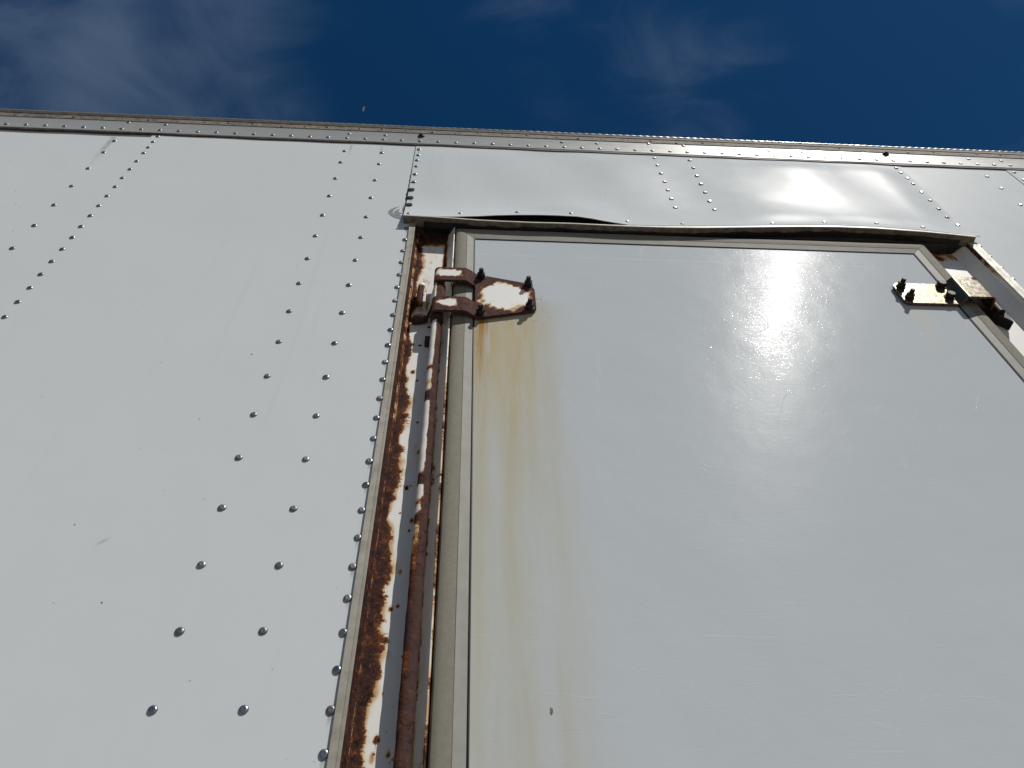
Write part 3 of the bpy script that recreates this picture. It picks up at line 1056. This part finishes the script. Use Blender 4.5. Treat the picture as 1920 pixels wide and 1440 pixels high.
# sloping inner web up to the thin chipped edge beside the gasket
wb = MB()
wprof = [(-.0547, .0300, .55), (-.0500, .0225, .26), (-.0440, .0115, .22), (-.0400, .0042, .30), (-.0390, .0018, .50), (-.0378, .0010, .52), (-.0364, .0018, .6), (-.0358, .0060, .7), (-.0356, .012, .7)]


def wfn(a, b):
    z = lerp(ZF0, ZF1 - .002, b)
    k = a * (len(wprof) - 1)
    i = min(int(k), len(wprof) - 2); t = k - i
    r_ = lerp(wprof[i][2], wprof[i + 1][2], t)
    if i >= 3:
        r_ += -.12 + .10 * n1(z, 21) - .16 * sm((z - .9) / .5)
    else:
        r_ += .05 * n1(z, 17)
    return (lerp(wprof[i][0], wprof[i + 1][0], t), lerp(wprof[i][1], wprof[i + 1][1], t), z, r_)


wb.grid(wfn, 20, NB)
wb.build('inner_web', 'rust', fr_o, smooth=True)

# right side: lip, jamb, channel back
rlip = MB()
prof = [(1.2190, .006), (1.2190, -.0046), (1.2196, -.0050), (1.2300, -.0050), (1.2303, -.0044), (1.2307, -.0050), (1.2410, -.0050), (1.2415, -.0045), (1.2415, .0004)]
rings = []
for i in range(NZL + 1):
    z = lerp(ZF0, 1.6165, i / NZL)
    rings.append([rlip.vert(x, y, z) for x, y in prof])
for i in range(NZL):
    for k in range(len(prof) - 1):
        rlip.quad(rings[i][k], rings[i][k + 1], rings[i + 1][k + 1], rings[i + 1][k])
rlip.f.append(tuple(rings[-1]))
rlip.build('frame_lip', 'lip_pale', fr_o, angle=30)
rj = MB()


def rjfn(a, b):
    z = lerp(ZF0, ZF1, b)
    if a < .3:
        t = a / .3; x, y = lerp(1.2185, 1.2175, t), lerp(-.003, .006, t); r_ = .32 + .08 * n1(z, 30) + .32 * sm((z - 1.45) / .12)
    else:
        t = (a - .3) / .7; x, y = lerp(1.2175, 1.1955, t), lerp(.006, .0300, t); r_ = .12 + .22 * sm((z - 1.53) / .07) + .04 * n1(z, 23) - .1 * t
    return (x, y, z, r_)


rj.grid(rjfn, 20, NB)
rj.build('jamb', 'rust', fr_o)
rb = MB()
rb.grid(lambda a, b: (lerp(1.105, 1.1955, a), Q, lerp(ZF0, ZF1 - .002, b), .16 + .32 * sm((lerp(ZF0, ZF1, b) - 1.565) / .03) - .05 * a), 16, NB)
rb.build('channel_back', 'rust', fr_o)
# top channel back behind the gasket
tb = MB()
tb.grid(lambda a, b: (lerp(-.0547, 1.105, a), Q, lerp(1.50, ZF1 - .002, b), .75), 60, 12)
tb.build('channel_back', 'rust', fr_o)
# torn black flashing tape under the lip
for seg_i, (xa, xb) in enumerate(((-.11, .30), (.30, .62), (.62, .93), (.93, 1.20))):
    m = MB()
    n_ = 40
    for i in range(n_):
        a, b2 = lerp(xa, xb, i / n_), lerp(xa, xb, (i + 1) / n_)
        f = lambda x: .014 + .006 * n1(x, 33) + .003 * n1(x, 90)
        g_ = lambda x: .0022 * n1(x, 27) + .0016 * n1(x, 83)
        k = [m.vert(a, -.0085 + g_(a), LIPZ(a) - lip_t(a) - .0026), m.vert(b2, -.0085 + g_(b2), LIPZ(b2) - lip_t(b2) - .0026), m.vert(b2, .0060, LIPZ(b2) - lip_t(b2) - .0036), m.vert(a, .0060, LIPZ(a) - lip_t(a) - .0036)]
        m.quad(*k)
        k = [m.vert(a, .0060, LIPZ(a) - lip_t(a) - .0036), m.vert(b2, .0060, LIPZ(b2) - lip_t(b2) - .0036), m.vert(b2, .0075 + f(b2), 1.6165), m.vert(a, .0075 + f(a), 1.6165)]
        m.quad(*k)
    m.build('flashing_tape', 'black', fr_o)

# ------------------------------------------------------------------ door
DX0, DX1, DZ0, DZ1 = 0.0115, 1.0590, -0.66, 1.5600
Y_DOOR = 0.003
d = MB()
d.box(DX0 - .004, DX1 + .004, Y_DOOR, .028, DZ0 - .004, DZ1 + .004)
door = d.build('door', 'door', trailer)
door['label'] = 'glossy white door panel, tan run-off stain below its rusty hinge'

# gasket: convex bulb and flat pale retainer, mitred at the corners
T_RET = [(.0030, Y_DOOR + .0005), (.0030, .0022), (.0036, .0016), (.0110, .0002), (.0186, -.0014), (.0192, -.0010), (.0192, .004)]
T_BULB = [(.0195, .004), (.0195, -.0010), (.0200, -.0017), (.0240, -.0023), (.0290, -.0028), (.0345, -.0029), (.0395, -.0022), (.0430, -.0004), (.0450, .0030), (.0460, .0100), (.0460, .020)]
T_BEAD = [(-.0005, Y_DOOR + .001), (-.0003, Y_DOOR - .0012), (.0012, Y_DOOR - .0020), (.0029, Y_DOOR - .0012), (.0031, Y_DOOR + .001)]


def frame_run(profile, side, name, mat, n=1, gap=.0002, wob=0.0):
    m_ = MB()
    rg = []
    for i in range(n + 1):
        s = i / n
        ring = []
        for t, y in profile:
            xl, xr_, zb2, zt = DX0 - t, DX1 + t, DZ0 - t, DZ1 + t
            dy = wob * n1(s * 3 + 1, 11)
            if side == 'top':
                ring.append(m_.vert(lerp(xl + gap, xr_ - gap, s), y + dy, zt + dy * .6))
            elif side == 'bottom':
                ring.append(m_.vert(lerp(xl + gap, xr_ - gap, s), y, zb2))
            elif side == 'left':
                ring.append(m_.vert(xl + dy * .5, y + dy, lerp(zb2 + gap, zt - gap, s)))
            else:
                ring.append(m_.vert(xr_ + dy * .5, y + dy, lerp(zb2 + gap, zt - gap, s)))
        rg.append(ring)
    for i in range(n):
        for k in range(len(profile) - 1):
            m_.quad(rg[i][k], rg[i][k + 1], rg[i + 1][k + 1], rg[i + 1][k])
    m_.f.append(tuple(rg[0])); m_.f.append(tuple(rg[-1]))
    return m_.build(name, mat, door, smooth=True, angle=28)


for side in ('top', 'left', 'right', 'bottom'):
    frame_run(T_BULB, side, 'gasket', 'gasket', 48, .0011, .0004)
    frame_run(T_RET, side, 'gasket_retainer', 'retainer', 1, .0006)
    frame_run(T_BEAD, side, 'seal_bead', 'black', 1)
# dark joint filler in the two upper mitres
for sx, x_ in ((-1, DX0), (1, DX1)):
    m = MB()
    k0 = [m.vert(x_ + sx * t, y + .0007, DZ1 + t) for t, y in T_BULB]
    k1 = [m.vert(x_ + sx * t - sx * .0016, y + .0007, DZ1 + t + .0016) for t, y in T_BULB]
    for i in range(len(k0) - 1):
        m.quad(k0[i], k0[i + 1], k1[i + 1], k1[i])
    m.build('mitre_joint', 'black', door)
# mould spot low on the door
m = MB()
q = P(1034, 1333, Y_DOOR)
n_ = 10
m.prism([(q.x + .0018 * math.cos(2 * math.pi * k / n_) * (1 + .3 * math.sin(2.3 * k)), q.z + .0042 * math.sin(2 * math.pi * k / n_) * (1 + .25 * math.cos(1.7 * k))) for k in range(n_)], Y_DOOR - .0005, Y_DOOR + .0005)
m.build('chip_mark', 'soffit', door)


# ------------------------------------------------------------------ hinges
def bolt(parent, x, z, y, s=1.0, stud=True, mat='bolt', tilt=0.0):
    """washer, hex nut and stud end in one mesh, standing out towards -y"""
    m_ = MB()

    def ring(r_, yy, n_=6, rot=0.0):
        return [m_.vert(x + s * r_ * math.cos(2 * math.pi * k / n_ + rot), y - s * yy, z + s * r_ * math.sin(2 * math.pi * k / n_ + rot) + tilt * yy) for k in range(n_)]

    def tower(levels, n_, rot=0.0):
        rg = [ring(r_, yy, n_, rot) for r_, yy in levels]
        for i in range(len(rg) - 1):
            for k in range(n_):
                m_.quad(rg[i][k], rg[i][(k + 1) % n_], rg[i + 1][(k + 1) % n_], rg[i + 1][k])
        m_.f.append(tuple(rg[-1]))
    tower([(.0092, -.0005), (.0092, .0012), (.0086, .0016)], 18)
    rot = rng.uniform(0, 1)
    tower([(.0070, .0014), (.0079, .0022), (.0079, .0092), (.0068, .0104)], 6, rot)
    if stud:
        lv = [(.0045, .0095)]
        for i in range(6):
            lv += [(.0046, .0105 + i * .0013), (.0041, .01115 + i * .0013)]
        lv += [(.0044, .0186), (.0034, .0196)]
        tower(lv, 12)
    return m_.build('bolt', mat, parent)


def strap_hinge(name, path, zt, zb, windows, th, mat, rustf, lab):
    """path: list of (x, y) along the front face, zt/zb: functions of x giving the upper and lower edge;
    windows(x)-> None or (z_low, z_high) cut out."""
    m_ = MB()
    # densify
    pts = []
    for (xa, ya), (xb, yb) in zip(path, path[1:]):
        ln = math.hypot(xb - xa, yb - ya)
        k = max(1, int(ln / .0022))
        for i in range(k):
            pts.append((lerp(xa, xb, i / k), lerp(ya, yb, i / k)))
    pts.append(path[-1])
    n_ = len(pts)
    nor = []
    for i in range(n_):
        a, b = pts[max(i - 1, 0)], pts[min(i + 1, n_ - 1)]
        tx, ty = b[0] - a[0], b[1] - a[1]
        l_ = math.hypot(tx, ty)
        nor.append((-ty / l_, tx / l_))
    flip = 1 if nor[0][1] > 0 else -1
    s_acc = [0]
    for i in range(1, n_):
        s_acc.append(s_acc[-1] + math.hypot(pts[i][0] - pts[i - 1][0], pts[i][1] - pts[i - 1][1]))

    def strips(lo, hi, i0, i1, nz):
        for off in (0, 1):
            def f(a, b):
                i = i0 + round(a * (i1 - i0))
                x, y = pts[i]
                z = lerp(lo(i), hi(i), b)
                nx, ny = nor[i]
                return (x + flip * nx * th * off, y + flip * ny * th * off, z, rustf(x, y, z, i, off))
            m_.grid(f, i1 - i0, nz)
        for e, zf in ((0, lo), (1, hi)):
            def f2(a, b):
                i = i0 + round(a * (i1 - i0))
                x, y = pts[i]; nx, ny = nor[i]
                return (x + flip * nx * th * b, y + flip * ny * th * b, zf(i), .85)
            m_.grid(f2, i1 - i0, 1)
        for i in (i0, i1):
            def f3(a, b):
                x, y = pts[i]; nx, ny = nor[i]
                return (x + flip * nx * th * a, y + flip * ny * th * a, lerp(lo(i), hi(i), b), .85)
            m_.grid(f3, 1, nz)
    # contiguous ranges with / without window
    i = 0
    while i < n_ - 1:
        w = windows(s_acc[i], pts[i][0]) is not None
        j = i
        while j < n_ - 1 and (windows(s_acc[j], pts[j][0]) is not None) == w:
            j += 1
        if w:
            strips(lambda k: zb(pts[k][0]), lambda k: windows(s_acc[i], pts[k][0])[0] if windows(s_acc[i], pts[k][0]) else windows(s_acc[i], pts[i][0])[0], i, j, 18)
            strips(lambda k: windows(s_acc[i], pts[k][0])[1] if windows(s_acc[i], pts[k][0]) else windows(s_acc[i], pts[i][0])[1], lambda k: zt(pts[k][0]), i, j, 18)
        else:
            strips(lambda k: zb(pts[k][0]), lambda k: zt(pts[k][0]), i, j, 60)
        i = j
    bmv = m_
    o = bmv.build(name, mat, trailer, smooth=False)
    # weld and shade
    bm = bmesh.new(); bm.from_mesh(o.data)
    bmesh.ops.remove_doubles(bm, verts=bm.verts, dist=.00005)
    bmesh.ops.recalc_face_normals(bm, faces=bm.faces)
    for f_ in bm.faces: f_.smooth = True
    for e_ in bm.edges:
        if len(e_.link_faces) != 2 or e_.calc_face_angle(0) > R(40): e_.smooth = False
    bm.to_mesh(o.data); bm.free()
    o['label'] = lab
    return o


# --- left, rusted, two straps
YP, YS = -.0055, -.0200
pathL = [(.1365, YP), (.0195, YP)]
for t in np.linspace(.1, 1, 8):
    pathL.append((lerp(.0195, -.0105, t), lerp(YP, YS, sm(t))))
pathL += [(-.0635, YS)]
for th_ in np.linspace(15, 90, 6):
    a_ = R(th_)
    pathL.append((-.0635 - .0105 * math.sin(a_), YS + .0105 * (1 - math.cos(a_))))
pathL += [(-.0740, .012)]


def ztL(x):
    if x > .0145:
        z = lerp(1.3945, 1.3620, (x - .0145) / (.1300 - .0145))
        if x > .1280:
            z -= (x - .1280) * 2.3
        return z
    return 1.3955


def zbL(x):
    if x > .0145:
        z = lerp(1.2325, 1.2655, (x - .0145) / (.1365 - .0145))
        if x > .1320:
            z += (x - .1320) * 1.5
        return z
    return 1.2360


def winL(s, x):
    if x < .0145:
        return (1.2842, 1.3465)
    return None


def rustL(x, y, z, i, off):
    if off:
        return .85
    if x > .0145:
        cx, cz = .073, 1.3120
        ex = (x - cx) / (.060 if x > cx else .056)
        ez = (z - cz) / (.055 if z > cz else .053)
        e_ = math.sqrt(ex * ex + ez * ez * (1 + .45 * max(0, ex)))
        e_ *= 1 + .06 * math.sin(120 * x + 90 * z) + .05 * math.sin(330 * x - 260 * z + 1)
        return .20 + .58 * sm((e_ - .72) / .45)
    up = z > 1.30
    cz, hz = (1.3745, .0185) if up else (1.2630, .0150)
    x0_, x1_ = (-.0700, -.0180) if up else (-.0690, -.0210)
    cx = (x0_ + x1_) / 2
    e_ = math.sqrt(((x - cx) / ((x1_ - x0_) / 2)) ** 2 + ((z - cz) / hz) ** 2)
    e_ *= 1 + .24 * math.sin(130 * x + (1.0 if up else 2.6)) + .08 * math.sin(410 * x - 200 * z)
    return .22 + .58 * sm((e_ - .58) / .55)


hingeL = strap_hinge('hinge', pathL, ztL, zbL, winL, .0058, 'rust_hinge', rustL,
                     'heavily rusted two-strap hinge with white paint left in the middle')
for px, py, yy in ((903.8, 503.8, -.0251), (992.5, 518.8, -.0251), (903, 571, -.0251), (995.6, 560, -.0251)):
    q = P(px, py, yy)
    bolt(hingeL, q.x - .0015, q.z - .003, YP, 1.12)

# frame side of the left hinge: bent ear plate, knuckle, stop bar
ear = MB()
epath = [(-.0515, -.0095), (-.0560, -.0125), (-.0690, -.0125), (-.0720, -.0095), (-.0800, .010), (-.0880, .0299)]
nk = 40


def earfn(off):
    def f(a, b):
        k = a * (len(epath) - 1); i = min(int(k), len(epath) - 2); t = k - i
        x, y = lerp(epath[i][0], epath[i + 1][0], t), lerp(epath[i][1], epath[i + 1][1], t)
        z0_, z1_ = 1.2850 - .010 * sm((-.069 - x) / .012), 1.3455 - .020 * sm((-.069 - x) / .012)
        r_ = .66 if x > -.0665 else .28
        return (x + .0055 * off * .5, y + .006 * off, lerp(z0_, z1_, b), r_)
    return f


for off in (0, 1):
    ear.grid(earfn(off), nk, 16)
for bb in (0, 1):
    ear.grid(lambda a, b: (lambda q0, q1: tuple(lerp(q0[i], q1[i], b) for i in range(3)) + (.7,))(earfn(0)(a, bb), earfn(1)(a, bb)), nk, 1)
ear.grid(lambda a, b: (lambda q0, q1: tuple(lerp(q0[i], q1[i], a) for i in range(3)) + (.7,))(earfn(0)(0, b), earfn(1)(0, b)), 1, 16)
brk = ear.build('hinge_bracket', 'rust_hinge', trailer, smooth=True, angle=40)
brk['label'] = 'rusty frame-side ear of the left hinge'
stop = MB()
qa, qb = P(791.5, 530, .010), P(787.0, 566, .010)
zs_ = np.linspace(qb.z - .012, qa.z, 14)
rad = [.0078 * math.sqrt(max(.06, 1 - (2 * i / 13 - 1) ** 8)) for i in range(14)]
stop.tube([(lerp(qb.x, qa.x, i / 13), .0115, z) for i, z in enumerate(zs_)], rad, 18,
          lambda q_, p_: .74 - .5 * sm((q_.z - zs_[-1] + .022) / .012))
stop.build('stop_bar', 'rust_hinge', brk, smooth=True, angle=50)
# gusset between the stop bar and the ear (bright strip)
gs = MB()
ga, gb = P(796, 545, .012), P(793.5, 566, .012)
gs.box(ga.x - .001, ga.x + .0045, .004, .0298, gb.z - .010, ga.z, .34)
gs.build('gusset', 'rust_hinge', brk, bevel=.0008)
# weld lump under the bracket
wl = MB()
qw = P(786, 597, .018)
wl.tube([(qw.x - .016, .026, qw.z - .005), (qw.x - .006, .021, qw.z), (qw.x + .006, .020, qw.z + .004), (qw.x + .016, .025, qw.z + .004)], [.004, .011, .011, .005], 14, lambda q_, p_: .9)
wl.build('weld_lump', 'rust_hinge', brk, smooth=True)

# pin seen between the straps
pn = MB()
pn.tube([(-.0625, .004, z) for z in np.linspace(1.236, 1.396, 20)], .0090, 18, lambda q_, p_: .8)
pn.build('hinge_pin', 'rust_hinge', brk, smooth=True, angle=50)

# long rusted rod below the hinge
rod = MB()
zsr = np.linspace(-.70, 1.2300, 420)


def rodr(q_, p_):
    th_ = math.atan2(q_.x - p_.x, -(q_.y - p_.y))       # 0 = facing out, negative = left
    z = q_.z
    left = sm((-th_ + .50) / .8) * sm((th_ + 2.2) / .8)
    patch = .5 + .5 * n1(z + .13, 26)
    up_ = .35 + .65 * sm((z - .58) / .25)
    return .84 - .66 * left * sm((patch - .12) / .30) * up_


rpts = [(-.0624 + .0006 * math.sin(z * 5), .0040, z) for z in zsr]
rrad = [.0100 + .00025 * math.sin(z * 60) + .0002 * math.sin(z * 170) for z in zsr]
rrad[-1] = .0055; rrad[-2] = .0082
rod.tube(rpts, rrad, 28, rodr)
rd = rod.build('hinge_rod', 'rust_rod', trailer, smooth=True, angle=50)
rd['label'] = 'long rusted steel rod running down from the left hinge'
cl_ = MB()
cl_.tube([(-.0624, .004, 1.2285), (-.0624, .004, 1.2420)], [.0128, .0128], 24, lambda q_, p_: .95)
cl_.build('rod_collar', 'rust_hinge', rd, smooth=True, angle=40)
# two bands round the rod
for py in (637,):
    q = P(800, py, .02)
    b_ = MB()
    b_.box(-.0840, -.0740, .018, .0297, q.z - .012, q.z + .010, .95)
    b_.build('rod_clip', 'rust_hinge', rd, bevel=.0012)

# --- right, plated, single strap
YP2, YS2 = -.0060, -.0262
pathR = [(.9370, YP2), (1.0540, YP2)]
for t in np.linspace(.12, 1, 8):
    pathR.append((lerp(1.0540, 1.0700, t), lerp(YP2, YS2, sm(t))))
pathR += [(1.1200, YS2)]
for th_ in np.linspace(12, 78, 6):
    a_ = R(th_)
    pathR.append((1.1200 + .012 * math.sin(a_), YS2 + .012 * (1 - math.cos(a_))))
pathR += [(1.1355, .0050), (1.1385, .0240)]


def ztR(x): return 1.4130 - (max(0, .9470 - x)) * 1.1
def zbR(x): return 1.3340 + (max(0, .9440 - x)) * 1.5


def rust_shadeR(x, y, z, i, off):
    if off: return 1.3  # beyond rust: inner face coloured dark to stand for shade
    return .25 + .75 * sm((x - 1.098) / .03) * (.5 + .5 * sm((1.365 - z) / .03)) + .5 * sm((x - 1.100) / .02) * sm((z - 1.395) / .012)


hingeR = strap_hinge('hinge', pathR, ztR, zbR, lambda s, x: None, .0052, 'plated', rust_shadeR,
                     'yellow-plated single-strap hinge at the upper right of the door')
for px, py, yy, st_, mt in ((1694.4, 522.5, -.0258, True, 'bolt'), (1711, 542.5, -.0258, True, 'bolt'), (1766, 529, -.0168, False, 'bolt_brown'), (1783, 549, -.0168, False, 'bolt_brown')):
    q = P(px, py, yy)
    bolt(hingeR, q.x, q.z - .002, YP2, 1.12 if st_ else 1.25, st_, mt)
# frame side lug and pin of the right hinge
lug = MB()
lug.prism([(1.1310, 1.322), (1.1510, 1.300), (1.1590, 1.288), (1.1620, 1.318), (1.1620, 1.404), (1.1540, 1.418), (1.1420, 1.414), (1.1310, 1.398)], .0060, .0298, .95)
lgo = lug.build('hinge_bracket', 'bolt', trailer, bevel=.002)
lgo['label'] = 'dark frame-side lug of the right hinge'
pn = MB()
pn.tube([(1.1440, .004, z) for z in np.linspace(1.318, 1.420, 10)], .0095, 18, lambda q_, p_: .95)
pn.build('hinge_pin', 'bolt', lgo, smooth=True, angle=50)

# ------------------------------------------------------------------ running gear (below the picture)
for xw in (4.3, 5.2):
    for yw in (.15, 2.1):
        w_ = MB()
        n_ = 28
        rg = []
        for yy, r_ in ((yw, .38), (yw, .49), (yw + .03, .52), (yw + .27, .52), (yw + .30, .49), (yw + .30, .38)):
            rg.append([w_.vert(xw + r_ * math.cos(2 * math.pi * k / n_), yy, .52 - HC + r_ * math.sin(2 * math.pi * k / n_)) for k in range(n_)])
        for i in range(6):
            for k in range(n_):
                w_.quad(rg[i][k], rg[i][(k + 1) % n_], rg[(i + 1) % 6][(k + 1) % n_], rg[(i + 1) % 6][k])
        wh = w_.build('wheel', 'tyre', trailer, smooth=True, angle=40)
        hb_ = MB(); hb_.tube([(xw, yw + .02, .52 - HC), (xw, yw + .28, .52 - HC)], [.379, .379], 24); hb_.build('rim', 'rail', wh, angle=40, smooth=True)
sub = MB()
sub.box(3.6, 5.9, .55, 2.0, .55 - HC, Z_BOT - .1005); sub.build('bogie', 'steel', trailer)
for yw in (.35, 2.2):
    lg = MB(); lg.box(-3.9, -3.78, yw, yw + .12, -HC + .021, Z_BOT - .1005); lgg = lg.build('landing_leg', 'steel', trailer)
    ft = MB(); ft.box(-3.97, -3.71, yw - .07, yw + .19, -HC, -HC + .02); ft.build('foot', 'steel', lgg)

# ------------------------------------------------------------------ small insect in the air
def insect():
    d_ = fw * F_PX + RT * (681 - 960) + UP * (720 - 204)
    d_.normalize()
    p_ = Vector((0, -DIST, 0)) + d_ * 3.1
    m_ = MB()
    a = Vector((.9, .1, -.3)).normalized()
    m_.tube([tuple(p_ - a * .006), tuple(p_ - a * .003), tuple(p_), tuple(p_ + a * .004), tuple(p_ + a * .0065)], [.0006, .0015, .0013, .0016, .0007], 8)
    o = m_.build('flying_insect', mat_plain('pale_insect_body', (.35, .33, .30), .5), None, smooth=True)
    tag(o, 'tiny pale insect flying against the dark blue sky above the trailer', 'insect')
    for sx in (-1, 1):
        w_ = MB()
        side = a.cross(Vector((0, .6, .8))).normalized() * sx
        q0 = p_ + a * .002
        pts_ = [q0, q0 + side * .004 + a * .003, q0 + side * .009 + a * .001, q0 + side * .008 - a * .003, q0 + side * .003 - a * .002]
        up_ = side.cross(a).normalized() * .00015
        i0 = [w_.vert(*(v_ + up_)) for v_ in pts_]; i1 = [w_.vert(*(v_ - up_)) for v_ in pts_]
        w_.f.append(tuple(i0)); w_.f.append(tuple(reversed(i1)))
        for k in range(5): w_.quad(i0[k], i0[(k + 1) % 5], i1[(k + 1) % 5], i1[k])
        w_.build('wing', mat_plain('pale_insect_wing', (.6, .6, .58), .4), o)


insect()
